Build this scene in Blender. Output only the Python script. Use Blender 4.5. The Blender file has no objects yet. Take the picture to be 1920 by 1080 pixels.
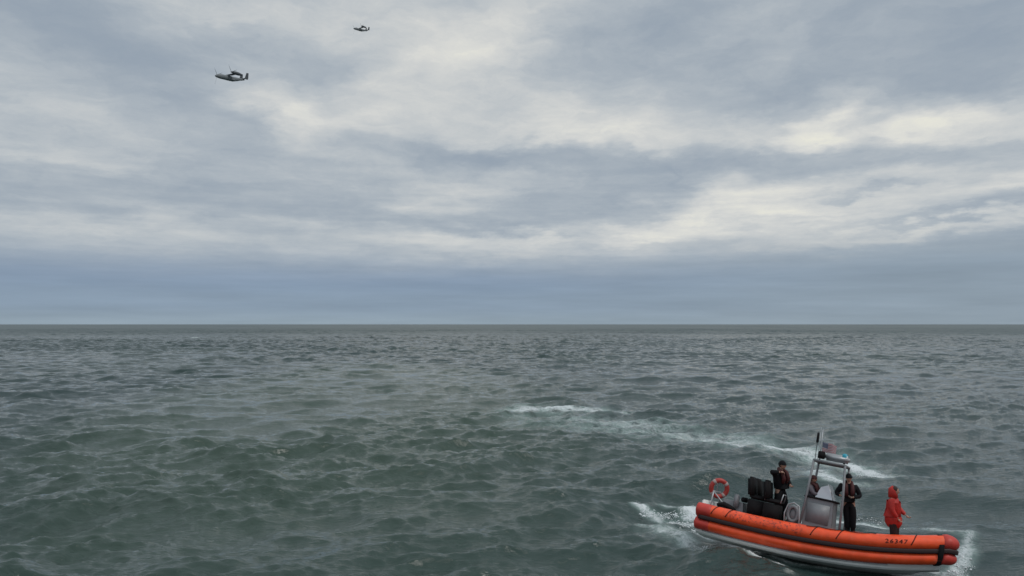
import bpy, bmesh, math, random
import numpy as np
from mathutils import Vector, Matrix, Euler
R = math.radians
random.seed(4); rng = np.random.default_rng(11)
sc = bpy.context.scene
col = sc.collection
SEA = -0.35                      # mean sea level
EYE = 7.0                        # camera height used as origin of the measurements
F = 1396.0
PITCH = math.atan(68/1396)

# ---------------------------------------------------------------- camera
cd = bpy.data.cameras.new('camera'); cam = bpy.data.objects.new('camera', cd); col.objects.link(cam)
cd.sensor_width = 36; cd.lens = 36*F/1920; cd.clip_start = 0.1; cd.clip_end = 90000
cam.location = (0, 0, EYE)
cam.rotation_euler = (R(90)+PITCH, 0, 0)
cam.rotation_mode = 'XYZ'
sc.camera = cam

# ---------------------------------------------------------------- view
sc.view_settings.view_transform = 'Standard'; sc.view_settings.look = 'None'
sc.view_settings.exposure = 0; sc.view_settings.gamma = 1

def direction(u, v):
    """azimuth and elevation of a viewing direction of the photograph (used to lay out the clouds and aircraft)"""
    x = (u-960)/F; y = 1.0; z = (540-v)/F
    yy = y*math.cos(PITCH) - z*math.sin(PITCH); zz = y*math.sin(PITCH) + z*math.cos(PITCH)
    return math.atan2(x, yy), math.atan2(zz, math.hypot(x, yy)), Vector((x, yy, zz)).normalized()

# ---------------------------------------------------------------- world
SUN_EL, SUN_AZ = R(52), R(125)       # veiled sun, high behind the right shoulder
W = bpy.data.worlds.new('World'); sc.world = W; W.use_nodes = True
nt = W.node_tree; nt.nodes.clear()
def N(t, **k):
    n = nt.nodes.new(t)
    for a, b in k.items(): setattr(n, a, b)
    return n
def L(a, b): nt.links.new(a, b)
def M(op, a, b=None, c=None, clamp=False):
    n = N('ShaderNodeMath', operation=op, use_clamp=clamp)
    for i, q in enumerate((a, b, c)):
        if q is None: continue
        if isinstance(q, (int, float)): n.inputs[i].default_value = q
        else: L(q, n.inputs[i])
    return n.outputs[0]
def VM(op, a, b=None, out=0):
    n = N('ShaderNodeVectorMath', operation=op)
    for i, q in enumerate((a, b)):
        if q is None: continue
        if isinstance(q, (tuple, list)): n.inputs[i].default_value = q
        else: L(q, n.inputs[i])
    return n.outputs[out]
def SM(x, lo, hi, a=0.0, b=1.0):
    n = N('ShaderNodeMapRange', interpolation_type='SMOOTHSTEP')
    L(x, n.inputs['Value'])
    for k_, v_ in (('From Min', lo), ('From Max', hi), ('To Min', a), ('To Max', b)): n.inputs[k_].default_value = v_
    return n.outputs[0]
def NOISE(vec, scale, detail=5, rough=.55, out='Fac', dist=0.0):
    n = N('ShaderNodeTexNoise'); L(vec, n.inputs['Vector'])
    n.inputs['Scale'].default_value = scale; n.inputs['Detail'].default_value = detail
    n.inputs['Roughness'].default_value = rough; n.inputs['Distortion'].default_value = dist
    return n.outputs[out]
tc = N('ShaderNodeTexCoord')
sep = N('ShaderNodeSeparateXYZ'); L(tc.outputs['Generated'], sep.inputs[0])
dx, dy, dz = sep.outputs
hor = M('SQRT', M('ADD', M('MULTIPLY', dx, dx), M('MULTIPLY', dy, dy)))
az = M('ARCTAN2', dx, dy); el = M('ARCTAN2', dz, hor)
# cloud-plane coordinates: a layer overhead seen in true perspective
inv = M('DIVIDE', 1.0, M('ADD', M('MAXIMUM', dz, 0.0), 0.14))
pl = N('ShaderNodeCombineXYZ'); L(M('MULTIPLY', dx, inv), pl.inputs[0]); L(M('MULTIPLY', dy, inv), pl.inputs[1])
plane = pl.outputs[0]
cae = N('ShaderNodeCombineXYZ'); L(az, cae.inputs[0]); L(el, cae.inputs[1]); ae = cae.outputs[0]
# warp that tears the cloud banks
wn = NOISE(plane, 2.3, 5, .6, 'Color')
wv = VM('MULTIPLY', VM('SUBTRACT', wn, (.5, .5, .5)), (.17, .06, 0))
wn2 = NOISE(VM('MULTIPLY', ae, (1, 2.2, 1)), 11.0, 5, .62, 'Color')
wv2 = VM('MULTIPLY', VM('SUBTRACT', wn2, (.5, .5, .5)), (.085, .04, 0))
aew = VM('ADD', VM('ADD', ae, wv), wv2)
K = 1/F
# banks of cloud: (u, v, half width, half height, tilt in degrees, amount); tilt > 0 rises to the right
B = [
 (520,195,60,38,-35,.42),(570,230,70,30,-20,.25),(640,40,200,42,0,.36),(880,100,95,38,25,.46),(700,150,70,28,20,.22),(760,110,90,20,25,.18),
 (860,175,190,42,5,.36),(1050,215,80,50,40,.40),(930,240,260,26,0,.34),(1230,225,110,34,25,.42),(1180,265,200,16,0,.25),
 (1420,245,100,22,15,.40),(1560,228,75,17,18,.62),(1600,190,60,26,40,.2),(1705,236,80,22,5,.72),(1870,243,90,20,0,.5),(1500,262,330,12,0,.22),
 (830,365,110,24,0,.42),(1280,400,90,30,25,.34),(1400,382,130,28,5,.52),(1560,395,160,24,0,.42),(1760,425,170,16,4,.40),(1890,365,60,12,0,.42),
 (960,455,230,20,2,.32),(1260,445,230,22,2,.36),(1560,450,180,12,6,.20),(260,440,300,26,0,.10),(560,440,200,18,0,.06),
 (110,240,150,80,-15,.20),(40,420,120,20,0,.12),(1460,115,50,34,50,.2),(1400,30,90,30,10,.12),(1000,40,70,60,60,.18),(300,20,80,30,0,.12),
 (560,290,120,30,-5,.14),(560,385,90,12,0,.08),(1500,330,160,16,0,.12),(1850,320,120,14,0,.14),(430,240,90,30,-20,.12),
 (190,95,190,44,-24,-.38),(330,150,120,34,-30,-.22),(480,95,110,30,-15,-.28),(80,30,100,36,0,-.15),
 (1180,80,150,52,10,-.30),(1060,120,70,40,50,-.14),(1360,150,130,36,30,-.26),(1540,95,120,34,42,-.24),(1700,110,190,52,10,-.30),(1850,60,110,60,30,-.22),(1780,165,150,22,-5,-.22),
 (830,288,190,15,-2,-.34),(1060,300,170,20,-3,-.34),(1290,325,130,26,15,-.24),(1700,290,200,18,0,-.28),(1120,345,90,26,-40,-.16),
 (130,355,260,20,0,-.34),(430,340,170,26,-12,-.18),(600,320,140,18,-10,-.16),(660,400,170,12,0,-.20),(1020,380,110,40,-25,-.22),
 (1640,357,60,7,2,-.50),(1790,405,100,6,3,-.60),(1890,378,45,7,0,-.55),(890,424,110,8,-3,-.38),(1120,462,110,5,0,-.18),(1870,440,160,10,3,-.30),(1480,410,160,4,2,-.15),(1280,350,120,5,-35,-.12),
]
acc = None
for (u, v, sx, sy, tilt, amt) in B:
    a0, e0, _ = direction(u, v)
    mp = N('ShaderNodeMapping', vector_type='TEXTURE'); L(aew, mp.inputs['Vector'])
    mp.inputs['Location'].default_value = (a0, e0, 0)
    mp.inputs['Rotation'].default_value = (0, 0, R(tilt))
    mp.inputs['Scale'].default_value = (sx*K*1.4, sy*K*1.36, 1)
    d = N('ShaderNodeVectorMath', operation='DOT_PRODUCT'); L(mp.outputs[0], d.inputs[0]); L(mp.outputs[0], d.inputs[1])
    g = M('POWER', .3679, d.outputs['Value'])
    acc = M('MULTIPLY_ADD', g, amt, acc if acc is not None else 0.0)
# general structure everywhere, also outside the picture
n_big = NOISE(plane, 1.1, 6, .6, dist=.4)
n_mid = NOISE(plane, 3.6, 6, .62, dist=.3)
mpS = N('ShaderNodeMapping'); L(aew, mpS.inputs['Vector']); mpS.inputs['Rotation'].default_value = (0, 0, R(-32)); mpS.inputs['Scale'].default_value = (2.2, 9, 1)
n_str = NOISE(mpS.outputs[0], 3.2, 5, .6)
mpH = N('ShaderNodeMapping'); L(ae, mpH.inputs['Vector']); mpH.inputs['Scale'].default_value = (3.0, 38, 1)
n_hor = NOISE(mpH.outputs[0], 1.6, 5, .55)
low = SM(el, R(1), R(12), 1.0, 0.0)
base = M('ADD', .43, M('MULTIPLY', M('SUBTRACT', n_big, .5), .55))
base = M('MULTIPLY_ADD', M('SUBTRACT', n_mid, .5), .36, base)
base = M('MULTIPLY_ADD', M('SUBTRACT', n_str, .5), M('MULTIPLY', M('SUBTRACT', 1.0, low), .58), base)
base = M('MULTIPLY_ADD', M('MULTIPLY', M('SUBTRACT', n_hor, .5), low), .36, base)
base = M('MULTIPLY_ADD', M('SUBTRACT', NOISE(VM('MULTIPLY', aew, (1, 1.7, 1)), 14.0, 7, .70, dist=.7), .5), .32, base)
val = M('ADD', M('MULTIPLY_ADD', M('SUBTRACT', n_hor, .5), M('MULTIPLY', SM(el, R(3), R(9), 0.0, 1.0), SM(el, R(9), R(16), .5, 0.0)), base), M('MULTIPLY', acc, .64))
rp = N('ShaderNodeValToRGB'); L(val, rp.inputs[0]); rp.color_ramp.interpolation = 'B_SPLINE'
def srgb(r, g, b): 
    f = lambda c: (c/255/12.92) if c/255 <= .04045 else ((c/255+.055)/1.055)**2.4
    return (f(r), f(g), f(b), 1)
st = [(0.0, (149,162,176)), (.22, (160,171,182)), (.42, (174,183,191)), (.60, (190,196,200)), (.80, (209,211,210)), (.97, (223,223,218)), (1.15, (241,239,222))]
cr = rp.color_ramp
while len(cr.elements) < len(st): cr.elements.new(.5)
for e_, (p_, c_) in zip(cr.elements, st): e_.position = min(p_/1.15, 1); e_.color = srgb(*c_)
rp_in = M('DIVIDE', val, 1.15); L(rp_in, rp.inputs[0])
# clear blue-grey band above the horizon, its edge torn by the clouds
edge = M('ADD', el, M('MULTIPLY', M('SUBTRACT', NOISE(mpH.outputs[0], .55, 4, .5), .5), R(1.6)))
edge = M('SUBTRACT', edge, M('MULTIPLY', SM(az, R(0), R(34)), R(.9)))
band = SM(edge, R(2.6), R(6.6), 1.0, 0.0)
hz = N('ShaderNodeValToRGB'); L(M('MULTIPLY', el, 1/R(6.0)), hz.inputs[0]); hz.color_ramp.interpolation = 'EASE'
hs = [(0, (142,160,174)), (.25, (132,152,173)), (.6, (126,147,173)), (1, (137,156,178))]
while len(hz.color_ramp.elements) < 4: hz.color_ramp.elements.new(.5)
for e_, (p_, c_) in zip(hz.color_ramp.elements, hs): e_.position = p_; e_.color = srgb(*c_)
gm = N('ShaderNodeMix', data_type='RGBA'); L(SM(az, R(-8), R(34), .12, .75), gm.inputs['Factor']); L(hz.outputs[0], gm.inputs[6]); gm.inputs[7].default_value = srgb(141, 156, 168)
hzm = VM('SCALE', gm.outputs[2]); 
hzm.node.inputs['Scale'].default_value = 1.0; L(M('MULTIPLY_ADD', M('SUBTRACT', n_hor, .5), .42, 1.0), hzm.node.inputs['Scale'])
mx = N('ShaderNodeMix', data_type='RGBA'); L(M('MULTIPLY', band, .93), mx.inputs['Factor']); L(rp.outputs[0], mx.inputs[6]); L(hzm, mx.inputs[7])
# overcast sky brightens smoothly towards the zenith
zen = SM(el, R(22), R(70), 1.0, 1.55)
clouds = VM('SCALE', mx.outputs[2]); L(zen, clouds.node.inputs['Scale'])
# below the horizon: dim sea colour (never seen, the sea covers it)
dn = N('ShaderNodeMix', data_type='RGBA'); L(SM(dz, -.02, -.001, 1.0, 0.0), dn.inputs['Factor']); L(clouds, dn.inputs[6]); dn.inputs[7].default_value = (.05, .07, .075, 1)
sky = N('ShaderNodeTexSky', sky_type='NISHITA'); sky.sun_disc = False; sky.sun_elevation = SUN_EL; sky.sun_rotation = SUN_AZ
bg1 = N('ShaderNodeBackground'); L(sky.outputs[0], bg1.inputs[0]); bg1.inputs[1].default_value = .06
bg2 = N('ShaderNodeBackground'); L(dn.outputs[2], bg2.inputs[0]); bg2.inputs[1].default_value = 1.0
ms = N('ShaderNodeMixShader'); ms.inputs[0].default_value = .96; L(bg1.outputs[0], ms.inputs[1]); L(bg2.outputs[0], ms.inputs[2])
wo = N('ShaderNodeOutputWorld'); L(ms.outputs[0], wo.inputs[0])
W.cycles.sampling_method = 'MANUAL'; W.cycles.sample_map_resolution = 512

# ---------------------------------------------------------------- sun, veiled
sl = bpy.data.lights.new('sun', 'SUN'); sl.energy = 1.0; sl.angle = R(18); sl.color = (1, .97, .92)
so = bpy.data.objects.new('sun', sl); col.objects.link(so)
sd = Vector((math.sin(SUN_AZ)*math.cos(SUN_EL), math.cos(SUN_AZ)*math.cos(SUN_EL), math.sin(SUN_EL)))
so.rotation_euler = sd.to_track_quat('Z', 'Y').to_euler(); so.location = (40, 40, 40)

# ================================================================ materials
def mat(name, rgb, rough=.5, metal=0, noise=.15, scale=6.0, spec=.5, coat=0, bump=0, wet=None):
    m = bpy.data.materials.new(name); m.use_nodes = True
    t = m.node_tree; p = t.nodes['Principled BSDF']
    p.inputs['Roughness'].default_value = rough; p.inputs['Metallic'].default_value = metal
    p.inputs['Specular IOR Level'].default_value = spec; p.inputs['Coat Weight'].default_value = coat
    c = t.nodes.new('ShaderNodeTexCoord'); n = t.nodes.new('ShaderNodeTexNoise'); n.inputs['Scale'].default_value = scale
    n.inputs['Detail'].default_value = 6; n.inputs['Roughness'].default_value = .65
    t.links.new(c.outputs['Object'], n.inputs['Vector'])
    r = t.nodes.new('ShaderNodeMapRange'); t.links.new(n.outputs['Fac'], r.inputs[0])
    r.inputs[1].default_value = .25; r.inputs[2].default_value = .75; r.inputs[3].default_value = 1-noise; r.inputs[4].default_value = 1+noise
    v = t.nodes.new('ShaderNodeVectorMath'); v.operation = 'SCALE'; v.inputs[0].default_value = rgb; t.links.new(r.outputs[0], v.inputs['Scale'])
    t.links.new(v.outputs[0], p.inputs['Base Color'])
    if bump:
        b = t.nodes.new('ShaderNodeBump'); b.inputs['Strength'].default_value = bump; b.inputs['Distance'].default_value = .02
        t.links.new(n.outputs['Fac'], b.inputs['Height']); t.links.new(b.outputs[0], p.inputs['Normal'])
    return m
MT = dict(
 orange=mat('orange_collar', (.95,.095,.022), .42, noise=.26, scale=2.6, bump=.2),
 red=mat('faded_red_collar', (.55,.045,.03), .5, noise=.2, scale=3),
 black=mat('black_rubber', (.008,.007,.008), .8, spec=.25),
 strake=mat('dark_maroon_rubber', (.022,.007,.007), .6),
 hull=mat('grey_hull', (.70,.71,.68), .4, noise=.12, scale=1.5),
 alu=mat('grey_painted_metal', (.21,.215,.225), .45, noise=.15, scale=3),
 lightalu=mat('pale_metal', (.42,.43,.44), .35, metal=.3, noise=.12),
 deck=mat('dark_deck', (.07,.075,.08), .7, noise=.25, scale=8),
 white=mat('white_paint', (.7,.7,.69), .4, noise=.06),
 ringred=mat('life_ring_red', (.42,.045,.035), .5, noise=.1),
 palecloth=mat('weathered_pale_band', (.42,.33,.31), .7),
 blue=mat('blue_lens', (.02,.32,.42), .2),
 glass=mat('windscreen_glass', (.5,.52,.56), .06, noise=.02, coat=.5),
 drysuit=mat('black_drysuit', (.007,.007,.009), .85, spec=.25, noise=.3, scale=12, bump=.3),
 darktrouser=mat('dark_trousers', (.02,.008,.007), .8, noise=.3, scale=12),
 vest=mat('dark_red_vest', (.06,.010,.010), .7, noise=.2, scale=10),
 coat=mat('red_coat', (.46,.022,.014), .62, noise=.22, scale=7, bump=.4),
 mauve=mat('grey_mauve_jacket', (.10,.085,.10), .7, noise=.2, scale=9),
 skin=mat('skin', (.42,.24,.17), .55, noise=.06),
 hair=mat('brown_hair', (.03,.016,.011), .7, noise=.3),
 eye=mat('eye', (.02,.015,.012), .2), lip=mat('lip', (.32,.10,.09), .5),
 glove=mat('tan_glove', (.22,.17,.13), .7),
 plane=mat('aircraft_grey', (.21,.23,.24), .55, noise=.15, scale=1),
 planedark=mat('aircraft_dark_grey', (.09,.10,.11), .5, noise=.15, scale=1),
 planelight=mat('aircraft_pale_grey', (.20,.205,.21), .5, noise=.12, scale=1),
)
# scuffed, stained stretch of the collar abreast the seats, and salt streaks all along
t = MT['orange'].node_tree; p = t.nodes['Principled BSDF']; src = p.inputs['Base Color'].links[0].from_socket
c = t.nodes.new('ShaderNodeTexCoord'); sx_ = t.nodes.new('ShaderNodeSeparateXYZ'); t.links.new(c.outputs['Object'], sx_.inputs[0])
def tmap(v, a, b, lo=0.0, hi=1.0):
    n = t.nodes.new('ShaderNodeMapRange'); n.interpolation_type = 'SMOOTHSTEP'; t.links.new(v, n.inputs[0])
    for k_, q_ in enumerate((a, b, lo, hi)): n.inputs[k_+1].default_value = q_
    return n.outputs[0]
def tmul(a, b):
    n = t.nodes.new('ShaderNodeMath'); n.operation = 'MULTIPLY'; t.links.new(a, n.inputs[0])
    if isinstance(b, float): n.inputs[1].default_value = b
    else: t.links.new(b, n.inputs[1])
    return n.outputs[0]
n1 = t.nodes.new('ShaderNodeTexNoise'); n1.inputs['Scale'].default_value = 13; n1.inputs['Detail'].default_value = 5; n1.inputs['Roughness'].default_value = .7; t.links.new(c.outputs['Object'], n1.inputs['Vector'])
n2 = t.nodes.new('ShaderNodeTexNoise'); n2.inputs['Scale'].default_value = 5; n2.inputs['Detail'].default_value = 6; n2.inputs['Roughness'].default_value = .7; t.links.new(c.outputs['Object'], n2.inputs['Vector'])
zone = tmul(tmul(tmap(sx_.outputs[0], .7, 1.1), tmap(sx_.outputs[0], 3.0, 3.4, 1.0, 0.0)), tmap(sx_.outputs[2], .78, .84))
mA = t.nodes.new('ShaderNodeMix'); mA.data_type = 'RGBA'; t.links.new(tmul(tmul(zone, tmap(n1.outputs[0], .50, .62)), .75), mA.inputs['Factor']); t.links.new(src, mA.inputs[6]); mA.inputs[7].default_value = (.22,.03,.022,1)
mB = t.nodes.new('ShaderNodeMix'); mB.data_type = 'RGBA'; t.links.new(tmul(tmap(n2.outputs[0], .52, .72), .35), mB.inputs['Factor']); t.links.new(mA.outputs[2], mB.inputs[6]); mB.inputs[7].default_value = (.72,.22,.12,1)
t.links.new(mB.outputs[2], p.inputs['Base Color']); t.links.new(tmap(n2.outputs[0], .35, .7, .28, .62), p.inputs['Roughness'])
# flag cloth: plain stripes and canton
fm = bpy.data.materials.new('flag_cloth'); fm.use_nodes = True
t = fm.node_tree; p = t.nodes['Principled BSDF']; p.inputs['Roughness'].default_value = .8
c = t.nodes.new('ShaderNodeTexCoord'); s = t.nodes.new('ShaderNodeSeparateXYZ'); t.links.new(c.outputs['UV'], s.inputs[0])
def TM(op, a, b):
    n = t.nodes.new('ShaderNodeMath'); n.operation = op
    for i, q in enumerate((a, b)):
        if isinstance(q, (int, float)): n.inputs[i].default_value = q
        else: t.links.new(q, n.inputs[i])
    return n.outputs[0]
stripe = TM('LESS_THAN', TM('MODULO', TM('MULTIPLY', s.outputs[1], 13), 2), 1)
canton = TM('MULTIPLY', TM('LESS_THAN', s.outputs[0], .4), TM('GREATER_THAN', s.outputs[1], 6/13))
m1 = t.nodes.new('ShaderNodeMix'); m1.data_type = 'RGBA'; t.links.new(stripe, m1.inputs['Factor']); m1.inputs[6].default_value = (.40,.37,.38,1); m1.inputs[7].default_value = (.34,.10,.11,1)
m2 = t.nodes.new('ShaderNodeMix'); m2.data_type = 'RGBA'; t.links.new(canton, m2.inputs['Factor']); t.links.new(m1.outputs[2], m2.inputs[6]); m2.inputs[7].default_value = (.10,.11,.16,1)
t.links.new(m2.outputs[2], p.inputs['Base Color'])

# ================================================================ the boat's frame
YAW, HEEL, DIP = R(33.37), R(14.37), R(5.8)
BO = Vector((6.345, 24.988, 0))
MB = Matrix.Translation(BO) @ Matrix.Rotation(-YAW, 4, 'Z') @ Matrix.Rotation(DIP, 4, 'Y') @ Matrix.Rotation(-HEEL, 4, 'X')
def wp(x, y, z): return MB @ Vector((x, y, z))
LEN, BEAM, SHEER, EXPN, NOSE, Z0, HALF = 6.82, 1.03, .704, 2.659, .398, .647, .409
def px(p):
    y, x, z = p.y, p.x, p.z-EYE
    d = y*math.cos(PITCH)+z*math.sin(PITCH); u = -y*math.sin(PITCH)+z*math.cos(PITCH)
    return 960+F*x/d, 540-F*u/d
def ground(u, v, z=SEA):
    _, _, d = direction(u, v); k = (z-EYE)/d.z
    return Vector((d.x*k, d.y*k, z))

# ================================================================ sea
def patch(n, size, lmin, lmax, lpeak, wdir, rms, seed, spread=2.0):
    g = np.random.default_rng(seed)
    k1 = np.fft.fftfreq(n, size/n)*2*np.pi
    kx, ky = np.meshgrid(k1, k1, indexing='ij'); k = np.hypot(kx, ky); k[0, 0] = 1
    kp = 2*np.pi/lpeak
    ct = (kx*wdir[0]+ky*wdir[1])/k
    S = k**-3.6*np.exp(-1.1*(kp/k)**2)*(np.abs(ct)**spread+.06)
    S *= 1/(1+np.exp(-(k-2*np.pi/lmax)/(.15*2*np.pi/lmax)))
    S *= 1/(1+np.exp((k-2*np.pi/lmin)/(.1*2*np.pi/lmin)))
    S[0, 0] = 0
    H = np.sqrt(S)*(g.normal(size=k.shape)+1j*g.normal(size=k.shape))
    h = np.fft.ifft2(H)
    s = rms/np.real(h).std()
    X = np.real(np.fft.ifft2(1j*kx/k*H))*s; Y = np.real(np.fft.ifft2(1j*ky/k*H))*s
    return np.stack([X, Y, np.real(h)*s], -1), size, n
def sample(P, x, y):
    A, size, n = P
    fx = (x/size*n) % n; fy = (y/size*n) % n
    i = np.floor(fx).astype(int); j = np.floor(fy).astype(int); fx -= i; fy -= j
    i %= n; j %= n; i2 = (i+1) % n; j2 = (j+1) % n
    fx = fx[..., None]; fy = fy[..., None]
    return (A[i, j]*(1-fx)+A[i2, j]*fx)*(1-fy)+(A[i, j2]*(1-fx)+A[i2, j2]*fx)*fy
wd = np.array((.42, -.91)); wd /= np.hypot(*wd)
PA = patch(512, 190, 3.5, 60, 13, wd, .150, 3)
PA2 = patch(512, 137, 3.5, 40, 9, np.array((-.15, -.99)), .085, 8)
PB = patch(512, 61, 1.0, 5.0, 3.8, wd, .062, 5, 4.0)
PC = patch(512, 17, .28, 1.4, 1.2, np.array((.2, -.98)), .0215, 6, 3.0)
r1 = np.exp(np.linspace(math.log(3), math.log(18.5), 40, endpoint=False))
r2 = np.concatenate([np.exp(np.linspace(math.log(18.5), math.log(120), 430, endpoint=False)), np.exp(np.linspace(math.log(120), math.log(4200), 1080, endpoint=False))])
r3 = np.exp(np.linspace(math.log(4200), math.log(45000), 70))
rr = np.concatenate([r1, r2, r3])
aa = np.radians(np.concatenate([np.linspace(-180, -44, 50, endpoint=False), np.linspace(-44, 44, 745, endpoint=False), np.linspace(44, 180, 51)]))[:-1]
Rg, Ag = np.meshgrid(rr, aa, indexing='ij')
X = Rg*np.sin(Ag); Y = Rg*np.cos(Ag)
sp = np.gradient(rr)[:, None]*np.ones_like(Ag)
outside = np.abs(np.degrees(Ag)) > 44
sp = np.where(outside, np.maximum(sp, Rg*.045), sp)
def fade(lam): return np.maximum(np.clip((lam/sp-1.2)/1.1, 0, 1), .4*(lam > 7)*(~outside)*np.clip((12000-Rg)/6000, 0, 1))[..., None]
D = sample(PA, X, Y)*fade(9)
c_, s_ = math.cos(.5), math.sin(.5)
D2 = sample(PA2, X*c_-Y*s_+40, X*s_+Y*c_)
D += D2*fade(8)
rough_ = sample(patch(256, 420, 14, 200, 70, wd, 1.0, 31, .5), X, Y)[..., 2]+.6*sample(patch(256, 160, 6, 60, 22, wd, 1.0, 33, .5), X+9, Y)[..., 2]
rough_ = np.clip(1.0+.34*rough_, .5, 1.5)[..., None]*np.array((.5, .5, 1))
D += sample(PB, X+3, Y)*fade(2.6)*rough_
c2, s2 = math.cos(-.7), math.sin(-.7)
D += sample(patch(512, 73, 1.6, 12, 6.0, np.array((-.5, -.86)), .040, 15, 2.0), X*c2-Y*s2, X*s2+Y*c2)*fade(5)
D += sample(PC, X, Y+5)*fade(.8)*rough_
gust = sample(patch(256, 900, 60, 500, 300, wd, 1.0, 21), X, Y)[..., 2]
skew = D[..., 2]*.15
D[..., 0] += skew*wd[0]; D[..., 1] += skew*wd[1]          # wind waves lean forward: steep leading faces
D += sample(patch(256, 1500, 35, 160, 70, np.array((.1, -1.0)), .13, 41, 2.0), X, Y)*fade(60)
D *= (1+.22*np.clip(gust, -1.5, 1.5))[..., None]
Z = SEA+D[..., 2]; 
calm = np.ones_like(Z)
# ---- wake and the water the boat pushes about
Xn = X+1.0*D[..., 0]; Yn = Y+1.0*D[..., 1]
foam = np.zeros_like(Z)
def seg(path, widths, strength, power=1.6, along=None):
    """foam along a world polyline; widths in metres (one per point)"""
    global foam
    P = [np.array(ground(u, v))[:2] for u, v in path]
    f = np.zeros_like(foam)
    for (a, b, wa, wb, sa, sb) in zip(P[:-1], P[1:], widths[:-1], widths[1:], strength[:-1], strength[1:]):
        ab = b-a; t = np.clip(((Xn-a[0])*ab[0]+(Yn-a[1])*ab[1])/(ab@ab), 0, 1)
        d = np.hypot(Xn-a[0]-t*ab[0], Yn-a[1]-t*ab[1]); w = wa+(wb-wa)*t
        f = np.maximum(f, (sa+(sb-sa)*t)*np.exp(-(d/w)**2*1.2))
    foam = np.maximum(foam, f)
seg([(935,770),(1000,764),(1060,766),(1130,769),(1215,771)], [2.0,3.6,3.0,2.4,1.4], [.45,.86,.78,.74,.4])
seg([(990,790),(1150,800),(1300,818),(1380,832)], [4,4.5,3.6,2.2], [.40,.52,.52,.56])
seg([(985,776),(1180,793),(1370,824),(1520,850),(1650,888)], [3.5,5.0,4.2,3.0,1.6], [.42,.58,.60,.64,.6])
seg([(1320,824),(1400,835),(1470,842),(1530,848)], [1.4,2.3,2.4,2.0], [.65,.88,.90,.78])
seg([(1570,862),(1610,880),(1650,890),(1700,896)], [1.0,1.2,1.0,.6], [.7,1.0,.85,.4])
seg([(1530,885),(1560,905),(1620,905)], [.9,.9,.7], [.8,.8,.5])
for (u_, v_, w_, f_) in ((1200,955,.35,.9),(1228,962,.5,.82),(1252,952,.4,.7),(1270,970,.55,.9),(1296,956,.6,1.05),(1298,976,.5,.9),(1240,985,.4,.62)):
    seg([(u_-6,v_-1),(u_+6,v_+1)], [w_,w_], [f_,f_])
seg([(1300,962),(1350,968)], [.7,.9], [.95,1.1])
seg([(1225,1000),(1300,1000),(1360,1020)], [.8,.9,.7], [.52,.62,.6])
seg([(1200,985),(1260,1010),(1310,1035),(1380,1060),(1460,1072)], [.5,.75,.65,.5,.4], [.55,.70,.72,.98,1.0])
seg([(1330,1010),(1400,1040),(1480,1062),(1600,1078)], [.4,.35,.3,.2], [.8,.62,.75,.6])
seg([(1380,1000),(1560,985),(1700,1000),(1800,1020)], [.7,.7,.7,.4], [.7,.75,.72,.6])
seg([(1820,1020),(1810,1045),(1790,1075)], [.30,.42,.35], [.66,.82,.72])
seg([(1750,1072),(1800,1078),(1700,1084)], [.3,.35,.2], [.75,.8,.4])
seg([(30,825),(48,822)], [.35,.35], [.8,.8]); seg([(360,634),(372,634)], [3,3], [.7,.7])
seg([(1130,686),(1190,687)], [.7,.7], [.55,.5]); seg([(1230,800),(1240,803)], [.6,.6], [.55,.55])
inwater = Matrix(MB).inverted()
mi = np.array(inwater)
lx = mi[0, 0]*Xn+mi[0, 1]*Yn+mi[0, 3]; ly = mi[1, 0]*Xn+mi[1, 1]*Yn+mi[1, 3]
dyy = np.maximum(np.abs(ly+.1)-.75, 0); dxx = np.maximum(np.abs(lx-3.3)-3.3, 0); dist = np.hypot(dxx, dyy)
near = np.exp(-(dist/1.1)**2)
Z = Z*(1-.6*near)+(SEA-.10)*.6*near
Z += .16*np.exp(-((lx-7.1)/.5)**2-((ly+.2)/.9)**2)          # bow wave
Z += .24*np.exp(-((lx+1.0)/.8)**2-((ly-.3)/.9)**2)          # churned hump behind the stern
Z += .12*np.exp(-((ly+1.75)/.45)**2)*np.exp(-((lx-1.2)/2.2)**4)
Z += .05*foam*np.random.default_rng(5).random(foam.shape)*(Rg < 45)*(foam > .75)
nr, na = Xn.shape
co = np.stack([Xn, Yn, Z], -1).reshape(-1, 3)
co = np.vstack([co, [[0, 0, SEA]]])
idx = np.arange(nr*na).reshape(nr, na)
q = np.stack([idx[:-1], np.roll(idx, -1, 1)[:-1], np.roll(idx, -1, 1)[1:], idx[1:]], -1).reshape(-1, 4)[:, ::-1]
tri = np.stack([np.full(na, nr*na), np.roll(idx[0], -1), idx[0]], -1)
me = bpy.data.meshes.new('sea')
nl = q.size+tri.size
me.vertices.add(len(co)); me.loops.add(nl); me.polygons.add(len(q)+len(tri))
me.vertices.foreach_set('co', co.astype(np.float32).ravel())
me.loops.foreach_set('vertex_index', np.concatenate([q.ravel(), tri.ravel()]).astype(np.int32))
me.polygons.foreach_set('loop_start', np.concatenate([np.arange(len(q))*4, q.size+np.arange(len(tri))*3]).astype(np.int32))
me.update(calc_edges=True); me.shade_smooth()
at = me.attributes.new('foam', 'FLOAT', 'POINT'); at.data.foreach_set('value', np.append(foam.ravel(), 0).astype(np.float32))
sea = bpy.data.objects.new('sea', me); col.objects.link(sea); sea['kind'] = 'structure'; sea['label'] = 'choppy grey-green open sea reaching to the horizon'

wm = bpy.data.materials.new('sea_water'); wm.use_nodes = True
nt = wm.node_tree; P = nt.nodes['Principled BSDF']; out = nt.nodes['Material Output']
geo = N('ShaderNodeNewGeometry'); pos = geo.outputs['Position']
dist_ = VM('LENGTH', pos, out='Value')
far = SM(dist_, 25, 160)
flat = VM('MULTIPLY', pos, (1, 1, 0))
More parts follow.
